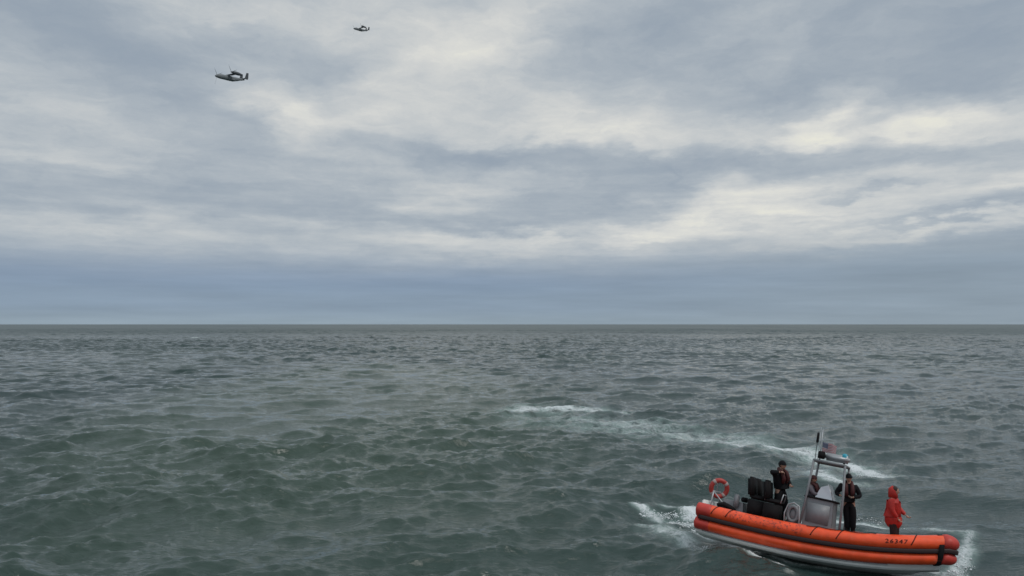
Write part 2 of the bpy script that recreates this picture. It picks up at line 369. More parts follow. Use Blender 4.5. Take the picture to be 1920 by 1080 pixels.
# capillary ripples: bump close by, a spread of facet slopes farther off
rip = NOISE(VM('MULTIPLY', flat, (.8, 2.0, 1)), 2.6, 5, .62, dist=.7)
bmp = N('ShaderNodeBump'); bmp.inputs['Strength'].default_value = .75; bmp.inputs['Distance'].default_value = .085; L(rip, bmp.inputs['Height'])
mpa = N('ShaderNodeMapping'); L(flat, mpa.inputs['Vector']); mpa.inputs['Rotation'].default_value = (0, 0, R(12)); mpa.inputs['Scale'].default_value = (.20, .55, 1)
fn1 = NOISE(mpa.outputs[0], 1.0, 5, .72, 'Color')
off = VM('MULTIPLY', VM('SUBTRACT', fn1, (.5, .5, .5)), (.60, 1.15, 0))
fsc = N('ShaderNodeVectorMath', operation='SCALE'); L(off, fsc.inputs[0]); L(M('ADD', M('MULTIPLY_ADD', far, .98, .09), SM(dist_, 500, 2500, 0.0, -.10)), fsc.inputs['Scale'])
mpg = N('ShaderNodeMapping'); L(flat, mpg.inputs['Vector']); mpg.inputs['Rotation'].default_value = (0, 0, R(-6)); mpg.inputs['Scale'].default_value = (.004, .0012, 1)
gn = NOISE(mpg.outputs[0], 1.0, 9, .86, 'Color')
goff = VM('MULTIPLY', VM('SUBTRACT', gn, (.5, .5, .5)), (.4, 1.3, 0))
gsc = N('ShaderNodeVectorMath', operation='SCALE'); L(goff, gsc.inputs[0]); L(SM(dist_, 60, 500), gsc.inputs['Scale'])
nrm = VM('NORMALIZE', VM('ADD', VM('ADD', bmp.outputs[0], fsc.outputs[0]), gsc.outputs[0]))
# water body: turbid green, drifting patches greener or greyer, plus a painted sky sheen
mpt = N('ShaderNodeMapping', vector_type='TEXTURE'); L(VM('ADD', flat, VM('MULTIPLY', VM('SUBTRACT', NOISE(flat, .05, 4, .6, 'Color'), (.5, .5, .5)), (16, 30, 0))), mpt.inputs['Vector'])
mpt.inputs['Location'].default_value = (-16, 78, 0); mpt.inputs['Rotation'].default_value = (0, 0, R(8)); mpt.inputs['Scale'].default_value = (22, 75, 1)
sky_sheen = SM(VM('LENGTH', mpt.outputs[0], out='Value'), .5, 1.25, 1.0, 0.0)  # bright sky reflection painted into the body colour as a paler ellipse
body = N('ShaderNodeMix', data_type='RGBA'); L(M('MAXIMUM', M('MULTIPLY', SM(NOISE(flat, .018, 3, .5), .40, .66), .35), sky_sheen), body.inputs['Factor'])
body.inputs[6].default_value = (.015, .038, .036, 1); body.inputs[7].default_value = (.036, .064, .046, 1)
L(SM(dist_, 30, 900, .05, .36), P.inputs['Roughness']); P.inputs['IOR'].default_value = 1.42
L(nrm, P.inputs['Normal'])
att = N('ShaderNodeAttribute', attribute_name='foam'); fo = att.outputs['Fac']
f1 = NOISE(VM('MULTIPLY', flat, (1, .7, 1)), 2.2, 8, .74, dist=1.6)
f2 = NOISE(flat, .7, 4, .6, dist=.8)
f3 = NOISE(flat, 2.4, 3, .6, dist=2.2)
lace = M('SUBTRACT', 1.0, M('MULTIPLY', M('ABSOLUTE', M('SUBTRACT', f3, .5)), 3.0))
fmix = M('ADD', M('ADD', M('MULTIPLY', f1, .45), M('MULTIPLY', f2, .30)), M('MULTIPLY', lace, .25))
lo_ = M('SUBTRACT', 1.0, M('MULTIPLY', fo, .60))
mask = SM(M('SUBTRACT', fmix, lo_), -.16, .22)
mask = M('MULTIPLY', M('MULTIPLY', mask, SM(fo, .05, .5)), .88)
aer = M('MULTIPLY', SM(fo, .05, .75), M('MULTIPLY', SM(f2, .30, .62), .75))                     # aerated paler water round the foam
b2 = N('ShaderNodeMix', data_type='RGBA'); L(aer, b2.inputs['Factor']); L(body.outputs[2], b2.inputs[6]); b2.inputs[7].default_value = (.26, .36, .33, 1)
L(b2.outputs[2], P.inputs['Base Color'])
fb = N('ShaderNodeBsdfDiffuse'); fb.inputs[0].default_value = (.80, .83, .84, 1)
fbump = N('ShaderNodeBump'); fbump.inputs['Strength'].default_value = .9; fbump.inputs['Distance'].default_value = .08; L(f1, fbump.inputs['Height']); L(fbump.outputs[0], fb.inputs['Normal'])
mxs = N('ShaderNodeMixShader'); L(mask, mxs.inputs[0]); L(P.outputs[0], mxs.inputs[1]); L(fb.outputs[0], mxs.inputs[2]); L(mxs.outputs[0], out.inputs['Surface'])
me.materials.append(wm)

# ================================================================ helpers for objects
def mesh_obj(name, verts, faces, m, parent=None, smooth=True, mw=None):
    d = bpy.data.meshes.new(name); d.from_pydata([tuple(v) for v in verts], [], faces); d.update()
    bm = bmesh.new(); bm.from_mesh(d); bmesh.ops.recalc_face_normals(bm, faces=bm.faces); bm.to_mesh(d); bm.free()
    if smooth: d.shade_smooth()
    d.materials.append(MT[m] if isinstance(m, str) else m)
    o = bpy.data.objects.new(name, d); col.objects.link(o)
    if parent is not None: o.parent = parent
    if mw is not None: o.matrix_world = mw
    return o
class G:
    """collects simple solids into one mesh"""
    def __init__(s): s.v = []; s.f = []
    def add(s, v, f):
        b = len(s.v); s.v += [Vector(q) for q in v]; s.f += [tuple(i+b for i in q) for q in f]; return s
    def box(s, c, d, bev=.02, rot=None):
        bm = bmesh.new(); bmesh.ops.create_cube(bm, size=1)
        for q in bm.verts: q.co = Vector((q.co.x*d[0], q.co.y*d[1], q.co.z*d[2]))
        if bev: bmesh.ops.bevel(bm, geom=bm.edges[:], offset=min(bev, min(d)*.4), segments=2, affect='EDGES')
        mtx = Matrix.Translation(c) @ (rot.to_4x4() if rot else Matrix.Identity(4))
        bm.verts.ensure_lookup_table(); bm.verts.index_update()
        s.add([mtx @ q.co for q in bm.verts], [[q.index for q in f.verts] for f in bm.faces]); bm.free(); return s
    def tube(s, pts, r, n=8, closed=False, cap=True):
        pts = [Vector(p) for p in pts]; m = len(pts); rs = r if isinstance(r, (list, tuple)) else [r]*m
        rings = []; up = None
        for i, p in enumerate(pts):
            a = pts[(i-1) % m] if (closed or i) else p; b = pts[(i+1) % m] if (closed or i < m-1) else p
            t_ = (b-a).normalized()
            if up is None: up = t_.orthogonal().normalized()
            up = (up-t_*up.dot(t_)).normalized(); w = t_.cross(up)
            rings.append([p+(up*math.cos(2*math.pi*k/n)+w*math.sin(2*math.pi*k/n))*rs[i] for k in range(n)])
        v = [q for g in rings for q in g]; f = []
        for i in range(m if closed else m-1):
            for k in range(n):
                a = i*n+k; b = i*n+(k+1) % n; c2 = ((i+1) % m)*n+(k+1) % n; d2 = ((i+1) % m)*n+k
                f.append((a, b, c2, d2))
        if cap and not closed: f.append(tuple(range(n))[::-1]); f.append(tuple((m-1)*n+k for k in range(n)))
        return s.add(v, f)
    def ball(s, c, r, sc_=(1, 1, 1), sub=2, rot=None):
        bm = bmesh.new(); bmesh.ops.create_icosphere(bm, subdivisions=sub, radius=r); bm.verts.index_update()
        mm = rot.to_matrix() if rot else Matrix.Identity(3)
        s.add([Vector(c)+mm @ Vector((q.co.x*sc_[0], q.co.y*sc_[1], q.co.z*sc_[2])) for q in bm.verts], [[q.index for q in f.verts] for f in bm.faces]); bm.free(); return s
    def obj(s, name, m, parent=None, smooth=True, xf=None):
        v = [xf @ q for q in s.v] if xf else s.v
        return mesh_obj(name, v, s.f, m, parent, smooth)
def empty(name, label, cat, mw, group=None):
    o = bpy.data.objects.new(name, None); col.objects.link(o); o.matrix_world = mw
    o.empty_display_size = .2; o['label'] = label; o['category'] = cat
    if group: o['group'] = group
    return o
def tag(o, label, cat, group=None):
    o['label'] = label; o['category'] = cat
    if group: o['group'] = group
    return o

# ================================================================ the boat
boat = empty('inflatable_boat', 'orange rigid inflatable boat with a black stripe, heeling away as it turns', 'boat', MB)
def side(t):
    xs = LEN*t; k = min(max((xs-.42*LEN)/(LEN-.42*LEN), 0), 1)
    y = NOSE+(BEAM-NOSE)*(1-k**EXPN)
    return Vector((xs, -y, Z0+SHEER*(xs/LEN)**3))
TS = [i/60 for i in range(61)]
stb = [side(t_) for t_ in TS]
nosep = []
zN = stb[-1].z
for i in range(1, 12):
    a = -math.pi/2+math.pi*i/12
    nosep.append(Vector((LEN+.05*math.cos(a)**.7, NOSE*math.sin(a), zN)))
path = stb+nosep+[Vector((p.x, -p.y, p.z)) for p in reversed(stb)]
def frames(pts):
    fr = []
    for i, p in enumerate(pts):
        a = pts[max(i-1, 0)]; b = pts[min(i+1, len(pts)-1)]
        t_ = (b-a).normalized(); o_ = t_.cross(Vector((0, 0, 1))).normalized()   # outward for a starboard-to-port run
        fr.append((p, t_, o_))
    return fr
FR = frames(path)
def sweep(g, prof, lo=0, hi=None, caps=True, bulge=True):
    fr = FR[lo:hi]; n = len(prof); v = []; f = []
    rings = []
    if caps:   # rounded stern ends
        for k in (.35, .72, .93): rings.append((fr[0][0]-fr[0][1]*(.10*(1-k)), fr[0][2], k))
    for p, t_, o_ in fr: rings.append((p, o_, 1))
    if caps:
        for k in (.93, .72, .35): rings.append((fr[-1][0]+fr[-1][1]*(.10*(1-k)), fr[-1][2], k))
    cy = sum(q[0] for q in prof)/n; cz = sum(q[1] for q in prof)/n
    for p, o_, k in rings:
        for (a, b) in prof: v.append(p+o_*(cy+(a-cy)*k)+Vector((0, 0, 1))*(cz+(b-cz)*k))
    m = len(rings)
    for i in range(m-1):
        for k in range(n): f.append((i*n+k, i*n+(k+1) % n, (i+1)*n+(k+1) % n, (i+1)*n+k))
    f.append(tuple(range(n))); f.append(tuple((m-1)*n+k for k in range(n)))
    return g.add(v, f)
def ell(ca, cb, ra, rb, n=20): return [(ca+ra*math.cos(2*math.pi*k/n), cb+rb*math.sin(2*math.pi*k/n)) for k in range(n)]
UP = (0.0, .195, .27, .215); LO = (-.01, -.215, .25, .19)
iS = 4                                     # darker red stern panel ends here
up_all = G(); sweep(up_all, ell(*UP)); up_all.obj('upper_collar', 'orange', boat)['label'] = 'upper orange half of the collar'
lo_all = G(); sweep(lo_all, ell(*LO)); lo_all.obj('lower_collar', 'orange', boat)['label'] = 'lower orange half of the collar'
sweep(G(), [(.10, -.09), (.255, -.08), (.264, -.05), (.264, .015), (.255, .045), (.10, .06)], 1, len(FR)-1, caps=False).obj('rub_strake', 'strake', boat)
# red stern and bow panels, laid 5 mm proud of the collar
for lo, hi in ((0, 5), (len(FR)-5, len(FR))):
    for e_ in (UP, LO):
        g = G(); sweep(g, ell(e_[0], e_[1], e_[2]+.006, e_[3]+.006), lo, hi, caps=True); g.obj('stern_panel', 'red', boat)
nb = 59
for e_ in (UP, LO):
    g = G(); sweep(g, ell(e_[0], e_[1], e_[2]+.006, e_[3]+.006), nb, len(FR)-nb, caps=False); g.obj('bow_panel', 'red', boat)
# straps round the collar near the bow
for lo in (58, len(FR)-60):
    g = G(); sweep(g, ell(0, -.01, .292, .43, 24), lo, lo+2, caps=False); g.obj('bow_strap', 'black', boat)
# thin seams across the top lobe
for i in (5, 9, 31, 37, 53):
    for mir in (0, 1):
        j = i if not mir else len(FR)-1-i
        p, t_, o_ = FR[j]
        pts = [p+o_*(UP[0]+(UP[2]+.006)*math.cos(a))+Vector((0, 0, 1))*(UP[1]+(UP[3]+.006)*math.sin(a))+t_*(.10*(a-.6)*(1 if not mir else -1)) for a in [(-.2+1.9*k/8) for k in range(9)]]
        G().tube(pts, .013, 6).obj('seam_strap', 'black', boat)
# grab line looping along the near and far collar
for mir in (0, 1):
    g = G(); pts = []
    for i in range(29, 46):
        j = i if not mir else len(FR)-1-i
        p, t_, o_ = FR[j]; a = 1.25-.25*abs(math.sin((i-14)*math.pi/6))
        pts.append(p+o_*(UP[0]+(UP[2]+.02)*math.cos(a))+Vector((0, 0, 1))*(UP[1]+(UP[3]+.02)*math.sin(a)))
    g.tube(pts, .011, 6).obj('grab_line', 'black', boat)
# hull: hard-chine V
v = []; f = []
for i in range(0, 61, 2):
    x = LEN*.985*i/60; s_ = side(i/60); k = i/60
    hb = max(abs(s_.y)-.02, .12)*(1 if k < .75 else 1-.55*((k-.75)/.25)**1.6)
    zc = s_.z-.33-.06*k; zk = 0
    zm = zc-.20; zk = min(max(zc-.34, -.30+1.3*max(0, (k-.55)/.45)**2.2), zm-.05)
    v += [(x, -hb, zc+.10), (x, -hb*.99, zc-.15), (x, -hb*.93, zm), (x, 0, zk), (x, hb*.93, zm), (x, hb*.99, zc-.15), (x, hb, zc+.10)]
m_ = len(v)//7
for i in range(m_-1):
    for k in range(6): f.append((i*7+k, i*7+k+1, (i+1)*7+k+1, (i+1)*7+k))
f.append(tuple(range(7))); f.append(tuple((m_-1)*7+k for k in range(7)))
for i in range(m_-1): f.append((i*7, i*7+6, (i+1)*7+6, (i+1)*7)) if False else None
mesh_obj('hull', v, f, 'hull', boat, smooth=False)
# rubbing rail where hull meets collar
G().tube([(p.x*.985, p.y*.99, p.z-.42-.03*(p.x/LEN)) for p in stb[2:50]], .022, 6).obj('spray_rail', 'lightalu', boat)
G().tube([(p.x*.985, -p.y*.99, p.z-.42-.03*(p.x/LEN)) for p in stb[2:50]], .022, 6).obj('spray_rail', 'lightalu', boat)
# deck
DK = 1.0
v = []; f = []
for i in range(0, 59, 2):
    s_ = side(i/60); w_ = abs(s_.y)-.16; z_ = DK+.02*math.sin(i)
    v += [(s_.x+.05, -w_, DK), (s_.x+.05, w_, DK), (s_.x+.05, -w_, DK-.12), (s_.x+.05, w_, DK-.12)]
m_ = len(v)//4
for i in range(m_-1):
    a = i*4; b = a+4
    f += [(a, a+1, b+1, b), (a+2, b+2, b+3, a+3), (a, b, b+2, a+2), (a+1, a+3, b+3, b+1)]
f += [(0, 2, 3, 1), ((m_-1)*4, (m_-1)*4+1, (m_-1)*4+3, (m_-1)*4+2)]
mesh_obj('deck', v, f, 'deck', boat, smooth=False)
G().box((.06, 0, .72), (.10, 1.7, .9), .03).obj('transom', 'hull', boat)
G().box((3.95, .1, DK+.065), (1.9, 1.3, .13), .02).obj('console_step', 'alu', boat)
SD = DK+.13
# console
v = []
def frustum(x0, x1, y0, y1, z0, X0, X1, Y0, Y1, z1):
    return [(x0,y0,z0),(x1,y0,z0),(x1,y1,z0),(x0,y1,z0),(X0,Y0,z1),(X1,Y0,z1),(X1,Y1,z1),(X0,Y1,z1)], [(3,2,1,0),(4,5,6,7),(0,1,5,4),(1,2,6,5),(2,3,7,6),(3,0,4,7)]
CX0, CX1, CY0, CY1 = 3.02, 3.86, -.45, .40
CT = SD+.82
g = G(); g.add(*frustum(CX0, CX1, CY0, CY1, SD, CX0, CX1-.03, CY0+.01, CY1-.01, CT)); g.obj('console', 'alu', boat, smooth=False)
G().box((3.43, -.458, SD+.40), (.66, .02, .58), .01).obj('console_hatch', 'alu', boat)
G().box((3.44, -.025, CT+.03), (.90, .92, .06), .015).obj('console_top', 'black', boat)
# windscreen with slim frame: raked front pane and two side panes
wz0, wz1 = CT+.06, CT+.50
def pane(name, a, b, c2, d2, th=.012, m='glass', par=None):
    a, b, c2, d2 = map(Vector, (a, b, c2, d2)); n = (b-a).cross(d2-a).normalized()*th
    return mesh_obj(name, [a, b, c2, d2, a+n, b+n, c2+n, d2+n], [(0,1,2,3),(7,6,5,4),(0,4,5,1),(1,5,6,2),(2,6,7,3),(3,7,4,0)], m, par or boat, smooth=False)
ws = G()
A_ = [(3.80,-.42,wz0),(3.80,.36,wz0),(3.62,.30,wz1),(3.62,-.36,wz1)]
Bq = [(3.30,-.42,wz0),(3.80,-.42,wz0),(3.62,-.36,wz1-.02),(3.42,-.36,wz1-.12)]
Cq = [(3.30,.36,wz0),(3.80,.36,wz0),(3.62,.30,wz1-.02),(3.42,.30,wz1-.12)]
for Q in (A_, Bq, Cq): ws.tube(Q, .014, 6, closed=True)
wso = ws.obj('windscreen_frame', 'lightalu', boat)
pane('windscreen_pane', *A_); pane('windscreen_pane', *Bq)
# arch: four raking legs, crossbars, radar, camera box, blue light
AT = SD+1.98
legs = [((2.98,-.52,SD),(3.06,-.46,SD+1.0),(3.12,-.42,AT)), ((2.98,.50,SD),(3.06,.44,SD+1.0),(3.12,.42,AT)),
        ((4.10,-.52,SD),(4.08,-.46,SD+1.0),(4.02,-.42,AT)), ((4.10,.50,SD),(4.08,.44,SD+1.0),(4.02,.42,AT))]
for l_ in legs: G().tube(l_, .036, 8).obj('arch_leg', 'alu', boat)
g = G()
for (a, b) in (((3.12,-.42,AT),(4.02,-.42,AT)), ((3.12,.42,AT),(4.02,.42,AT)), ((3.12,-.42,AT),(3.12,.42,AT)), ((4.02,-.42,AT),(4.02,.42,AT))): g.tube((a, b), .04, 8)
g.box((3.57, 0, AT+.01), (.84, .78, .03), .01); g.obj('arch_top', 'alu', boat)
g = G()
for z_ in (AT-.55,): g.tube(((3.09,-.44,z_),(3.09,.44,z_)), .022, 6)
g.obj('arch_brace', 'alu', boat)
G().box((3.74, -.16, AT+.19), (.72, .34, .22), .06).obj('radar', 'lightalu', boat)
G().box((3.31, -.36, AT+.19), (.19, .19, .22), .02).obj('camera_box', 'black', boat)
g = G(); g.tube(((3.95,-.20,AT+.02),(3.95,-.20,AT+.17)), .03, 8); g.obj('lamp_post', 'black', boat)
g = G(); g.tube(((3.95,-.20,AT+.18),(3.95,-.20,AT+.22),(3.95,-.20,AT+.33),(3.95,-.20,AT+.37)), [.08,.10,.09,.04], 12); bl = g.obj('blue_light', 'blue', boat)
G().tube(((3.20,.05,AT),(3.19,.05,AT+.55),(3.18,.05,AT+1.02)), [.022,.018,.012], 8).obj('mast', 'lightalu', boat)
G().tube(((3.08,-.05,AT+.02),(3.08,-.05,AT+.56),(3.08,-.05,AT+.60),(3.08,-.05,AT+.88),(3.08,-.05,AT+.9)), [.009,.009,.04,.036,.01], 8).obj('antenna', 'black', boat)
G().tube(((3.1,.3,AT),(3.08,.32,AT+1.1)), [.012,.006], 6).obj('whip_antenna', 'lightalu', boat)
# handrail hoops beside the console and stowed coil behind it
g = G()
hp = [(2.55,-.62,DK),(2.52,-.62,DK+.35),(2.60,-.62,DK+.62),(2.76,-.62,DK+.70),(2.92,-.60,DK+.62),(2.96,-.58,DK+.3),(2.97,-.56,DK)]
g.tube(hp, .020, 8); g.obj('handrail', 'lightalu', boat)
G().tube([(2.74+.15*math.cos(a), -.50, DK+.36+.22*math.sin(a)) for a in [k*math.pi/8 for k in range(16)]], .055, 8, closed=True).obj('hose_coil', 'alu', boat)
g = G().box((2.74, -.42, DK+.33), (.34, .12, .58), .04); g.obj('locker', 'alu', boat)
# bow gear: low anchor locker, tow line and side bulwark bench
G().tube([(4.9+.1*math.sin(k), -.35+.5*math.cos(k*1.3), DK+.03+.002*k) for k in [i*.5 for i in range(40)]], .02, 6).obj('tow_line', 'black', boat)
# two black shock seats behind the console
def seat(x, y):
    par = []
    G().box((x, y, DK+.26), (.50, .50, .52), .02).obj('seat_pedestal', 'black', boat)
    G().box((x+.02, y, DK+.60), (.50, .50, .15), .05).obj('seat_cushion', 'black', boat)
    G().box((x-.22, y, DK+.90), (.20, .56, .62), .06, Euler((0, R(-8), 0)).to_matrix()).obj('seat_back', 'black', boat)
    G().tube(((x+.25,y-.2,DK+.58),(x+.30,y-.2,DK+.86),(x+.30,y+.2,DK+.86),(x+.25,y+.2,DK+.58)), .018, 6).obj('seat_rail', 'lightalu', boat)
seat(1.62, -.34); seat(1.62, .40); seat(2.12, -.42)
# engine box, outdrive gear and stern frame aft
g = G(); g.add(*frustum(.45, 1.22, -.38, .38, DK, .55, 1.16, -.30, .30, DK+.34)); g.obj('engine_cover', 'alu', boat, smooth=False)
G().box((.98, -.42, DK+.36), (.16, .14, .42), .03).obj('engine_vent', 'alu', boat)
G().box((1.10, .10, DK+.44), (.18, .30, .16), .03).obj('battery_box', 'black', boat)
g = G()
g.tube(((.18,-.45,DK-.1),(.20,-.40,DK+.50),(.20,.40,DK+.50),(.18,.45,DK-.1)), .026, 8); g.tube(((.20,-.05,DK+.5),(.20,-.05,DK+.95)), .022, 8); g.tube(((.20,-.40,DK+.5),(.75,-.40,DK+.02)), .02, 6)
g.obj('stern_frame', 'lightalu', boat)
G().tube(((.42,-.55,DK+.10),(.62,-.52,DK+.16),(.85,-.48,DK+.10),(1.0,-.45,DK+.06)), [.05,.09,.08,.04], 8).obj('rope_bundle', 'black', boat)

# lettering wrapped on the near collar
def lettering(txt, i0, size, ang, m='black'):
    """each character a thin mesh of its own, bent round the collar"""
    cum = [0]
    for a, b in zip(stb[:-1], stb[1:]): cum.append(cum[-1]+(b-a).length)
    adv = 0
    def at(s, h, lift):
        s = min(max(s, 0), cum[-1]-1e-4)
        k = max(j for j in range(len(cum)) if cum[j] <= s); fr = (s-cum[k])/(cum[min(k+1, 60)]-cum[k])
        p = FR[k][0].lerp(FR[k+1][0], fr); o_ = FR[k][2].lerp(FR[k+1][2], fr).normalized()
        a = ang+h/UP[2]
        return p+o_*(UP[0]+(UP[2]+lift)*math.cos(a))+Vector((0, 0, 1))*(UP[1]+(UP[3]+lift)*math.sin(a))
    for ch in txt:
        if ch == ' ': adv += size*.42; continue
        cu = bpy.data.curves.new('letter', 'FONT'); cu.body = ch; cu.size = size; cu.resolution_u = 2
        o = bpy.data.objects.new('letter', cu); col.objects.link(o)
        dg = bpy.context.evaluated_depsgraph_get(); d = bpy.data.meshes.new_from_object(o.evaluated_get(dg)); bpy.data.objects.remove(o)
        bm = bmesh.new(); bm.from_mesh(d)
        for k in range(2):
            long = [e for e in bm.edges if e.calc_length() > .05]
            if long: bmesh.ops.subdivide_edges(bm, edges=long, cuts=1, use_grid_fill=False)
        bmesh.ops.triangulate(bm, faces=bm.faces[:])
        x0 = min(q.co.x for q in bm.verts); x1 = max(q.co.x for q in bm.verts)
        g = bmesh.ops.extrude_face_region(bm, geom=bm.faces[:])
        tset = set(q for q in g['geom'] if isinstance(q, bmesh.types.BMVert))
        for q in bm.verts: q.co = at(cum[i0]+adv+q.co.x-x0, q.co.y, .009 if q in tset else .0035)
        bm.normal_update(); bm.to_mesh(d); bm.free()
        d.materials.clear(); d.materials.append(MT[m]); d.name = 'letter'
        o = bpy.data.objects.new('letter', d); col.objects.link(o); o.parent = boat
        adv += (x1-x0)+size*.16
lettering('26347', 47, .20, -.05)

# life ring hanging on the stern frame
ring = empty('life_ring', 'red life ring with pale bands hung on the pale frame at the stern', 'life ring', MB @ Matrix.Translation((.26, -.06, DK+.62)) @ Matrix.Rotation(-R(58), 4, 'Z') @ Matrix.Rotation(R(14), 4, 'Y'))
G().tube([(0, .26*math.cos(a), .27*math.sin(a)) for a in [k*math.pi/16 for k in range(32)]], .078, 10, closed=True).obj('ring', 'ringred', ring)
for k in range(4):
    a0 = math.pi/4+k*math.pi/2
    G().tube([(0, .26*math.cos(a0+d_), .27*math.sin(a0+d_)) for d_ in (-.17, -.06, .06, .17)], .082, 10).obj('band', 'palecloth', ring)
# flag on the mast
fl = empty('flag', 'small striped flag flying from the mast above the arch', 'flag', MB @ Matrix.Translation((3.20, .03, AT+.33)))
nx, ny = 16, 9; v = []; f = []
for j in range(ny+1):
    for i in range(nx+1):
        a = i/nx; v.append((.03+.42*a, .05*math.sin(a*7)*a-.06*a, .30*j/ny-.05*a+.02*math.sin(a*9+j*.3)*a))
for j in range(ny):
    for i in range(nx): f.append((j*(nx+1)+i, j*(nx+1)+i+1, (j+1)*(nx+1)+i+1, (j+1)*(nx+1)+i))
cl = mesh_obj('cloth', v, f, fm, fl)
uv = cl.data.uv_layers.new()
for lp in cl.data.loops:
    k = lp.vertex_index; uv.data[lp.index].uv = ((k % (nx+1))/nx, (k//(nx+1))/ny)
sm_ = cl.modifiers.new('s', 'SOLIDIFY'); sm_.thickness = .004

# ================================================================ people
def skin_mesh(verts, edges, radii, root=0, sub=1):
    d = bpy.data.meshes.new('t'); d.from_pydata(verts, edges, []); o = bpy.data.objects.new('t', d); col.objects.link(o)
    m1_ = o.modifiers.new('k', 'SKIN'); m1_.use_smooth_shade = True; m1_.branch_smoothing = .3
    for i, r_ in enumerate(radii):
        sv = d.skin_vertices[0].data[i]; sv.radius = (r_, r_) if isinstance(r_, (int, float)) else r_; sv.use_root = (i == root)
    s2 = o.modifiers.new('s', 'SUBSURF'); s2.levels = sub; s2.render_levels = sub
    dg = bpy.context.evaluated_depsgraph_get(); ev = bpy.data.meshes.new_from_object(o.evaluated_get(dg))
    V_ = [q.co.copy() for q in ev.vertices]; F_ = [tuple(p_.vertices) for p_ in ev.polygons]
    bpy.data.objects.remove(o); bpy.data.meshes.remove(ev)
    return V_, F_
def interp(a, b, k): return Vector(a).lerp(Vector(b), k)
def person(label, foot, facing, J, suit, look=0.0, coat=None, vest=None, cap=None, hood=None, trousers=None, gloves=None, scale=1.0, hair=None, group='crew aboard the orange boat'):
    """joints in a frame with x ahead, y to the left, z up, the soles at z = 0"""
    root = empty('person', label, 'person', Matrix.Translation(foot) @ Matrix.Rotation(facing, 4, 'Z') @ Matrix.Scale(scale, 4), group)
    g = G()
    P_ = {k: Vector(v_) for k, v_ in J.items()}
    names = ['pelvis','waist','chest','neck','head0']
    vs = [P_['pelvis'], P_['waist'], P_['chest'], P_['neck'], P_['neck']+Vector((.01, 0, .09))]
    ed = [(0,1),(1,2),(2,3),(3,4)]; ra = [(.15,.12),(.135,.105),(.17,.12),(.058,.058),(.055,.055)]
    for s_ in ('l', 'r'):
        b = len(vs); vs += [P_['sh'+s_], P_['el'+s_], P_['wr'+s_]]; ed += [(2,b),(b,b+1),(b+1,b+2)]; ra += [.062,.047,.032]
        b = len(vs); vs += [P_['hp'+s_], P_['kn'+s_], P_['an'+s_], P_['an'+s_]+Vector((.13, 0, -.05))]; ed += [(0,b),(b,b+1),(b+1,b+2),(b+2,b+3)]; ra += [.092,.065,.045,.036]
    g.add(*skin_mesh(vs, ed, ra))
    # head with features, turned by look
    hc = P_['head']; rot = Euler((0, R(6), look))
    rm = rot.to_matrix()
    bm = bmesh.new(); bmesh.ops.create_uvsphere(bm, u_segments=20, v_segments=14, radius=1); bm.verts.index_update()
    hv = []
    for q_ in bm.verts:
        x, y, z = q_.co; s_ = Vector((x*.098, y*.077*(1-.18*max(0, -z)), z*.122))
        if z < -.1: s_.x *= 1-.10*(-z); s_.x += .012*(-z)
        hv.append(hc+rm @ s_)
    g.add(hv, [[q_.index for q_ in f_.verts] for f_ in bm.faces]); bm.free()
    g.ball(hc+rm @ Vector((.100, 0, -.012)), .017, (1, .8, 1.6), 1, rot)
    for s_ in (-1, 1): g.ball(hc+rm @ Vector((-.005, .078*s_, -.008)), .024, (.8, .4, 1.25), 1, rot)
    # hands: palm, four fingers, thumb
    for s_, sg in (('l', 1), ('r', -1)):
        hands = G() if gloves else g
        w_ = P_['wr'+s_]; fa = (w_-P_['el'+s_]).normalized()
        sideways = fa.cross(Vector((0, 0, 1)));
        if sideways.length < .2: sideways = fa.cross(Vector((1, 0, 0)))
        sideways.normalize(); curl = fa.cross(sideways).normalized()
        if curl.dot(P_.get('grip'+s_, P_['chest'])-w_) < 0: curl = -curl
        pm = w_+fa*.05
        hands.ball(pm, .044, (1, 1, .6), 2, fa.to_track_quat('X', 'Z').to_euler())
        for k, ln in enumerate((.072, .082, .077, .060)):
            b0 = pm+fa*.025+sideways*(.022*(k-1.5)); b1 = b0+(fa*.8+curl*.35)*ln*.5; b2 = b1+(fa*.25+curl*.9)*ln*.35; b3 = b2+(-fa*.25+curl*.8)*ln*.25
            hands.tube((b0, b1, b2, b3), [.010, .0095, .009, .007], 6)
        th = pm-fa*.01+sideways*(.034*sg)
        hands.tube((th, th+(sideways*sg*.7+fa*.5+curl*.4)*.035, th+(sideways*sg*.5+fa*.9+curl*.9)*.055), [.012, .011, .008], 6)
        if gloves: hands.obj('glove', gloves, root)
    g.obj('body', 'skin', root)
    for s_ in (-1, 1): G().ball(hc+rm @ Vector((.086, .030*s_, .016)), .011, (.7, 1, .7), 1, rot).obj('eye', 'eye', root)
    G().ball(hc+rm @ Vector((.091, 0, -.056)), .018, (.5, 1.2, .35), 1, rot).obj('mouth', 'lip', root)
    # trousers / boots
    vs = [P_['pelvis']+Vector((0, 0, .07)), P_['pelvis']]; ed = [(0,1)]; ra = [(.165,.135),(.17,.14)]
    for s_ in ('l', 'r'):
        b = len(vs); vs += [P_['hp'+s_], P_['kn'+s_], P_['an'+s_]+Vector((0, 0, .06))]; ed += [(1,b),(b,b+1),(b+1,b+2)]; ra += [.130,.105,.088]
    g2 = G(); g2.add(*skin_mesh(vs, ed, ra)); g2.obj('trousers', trousers or suit, root)
    for s_ in ('l', 'r'):
        g2 = G(); a_ = P_['an'+s_]; z_ = a_.z
        g2.tube((a_+Vector((-.01, 0, .12)), a_+Vector((-.01, 0, 0)), a_+Vector((-.01, 0, -.08))), [.066, .062, .060], 8)
        g2.ball(a_+Vector((.06, 0, -.055)), .062, (2.2, .8, .72), 2)
        g2.obj('boot', 'black', root)
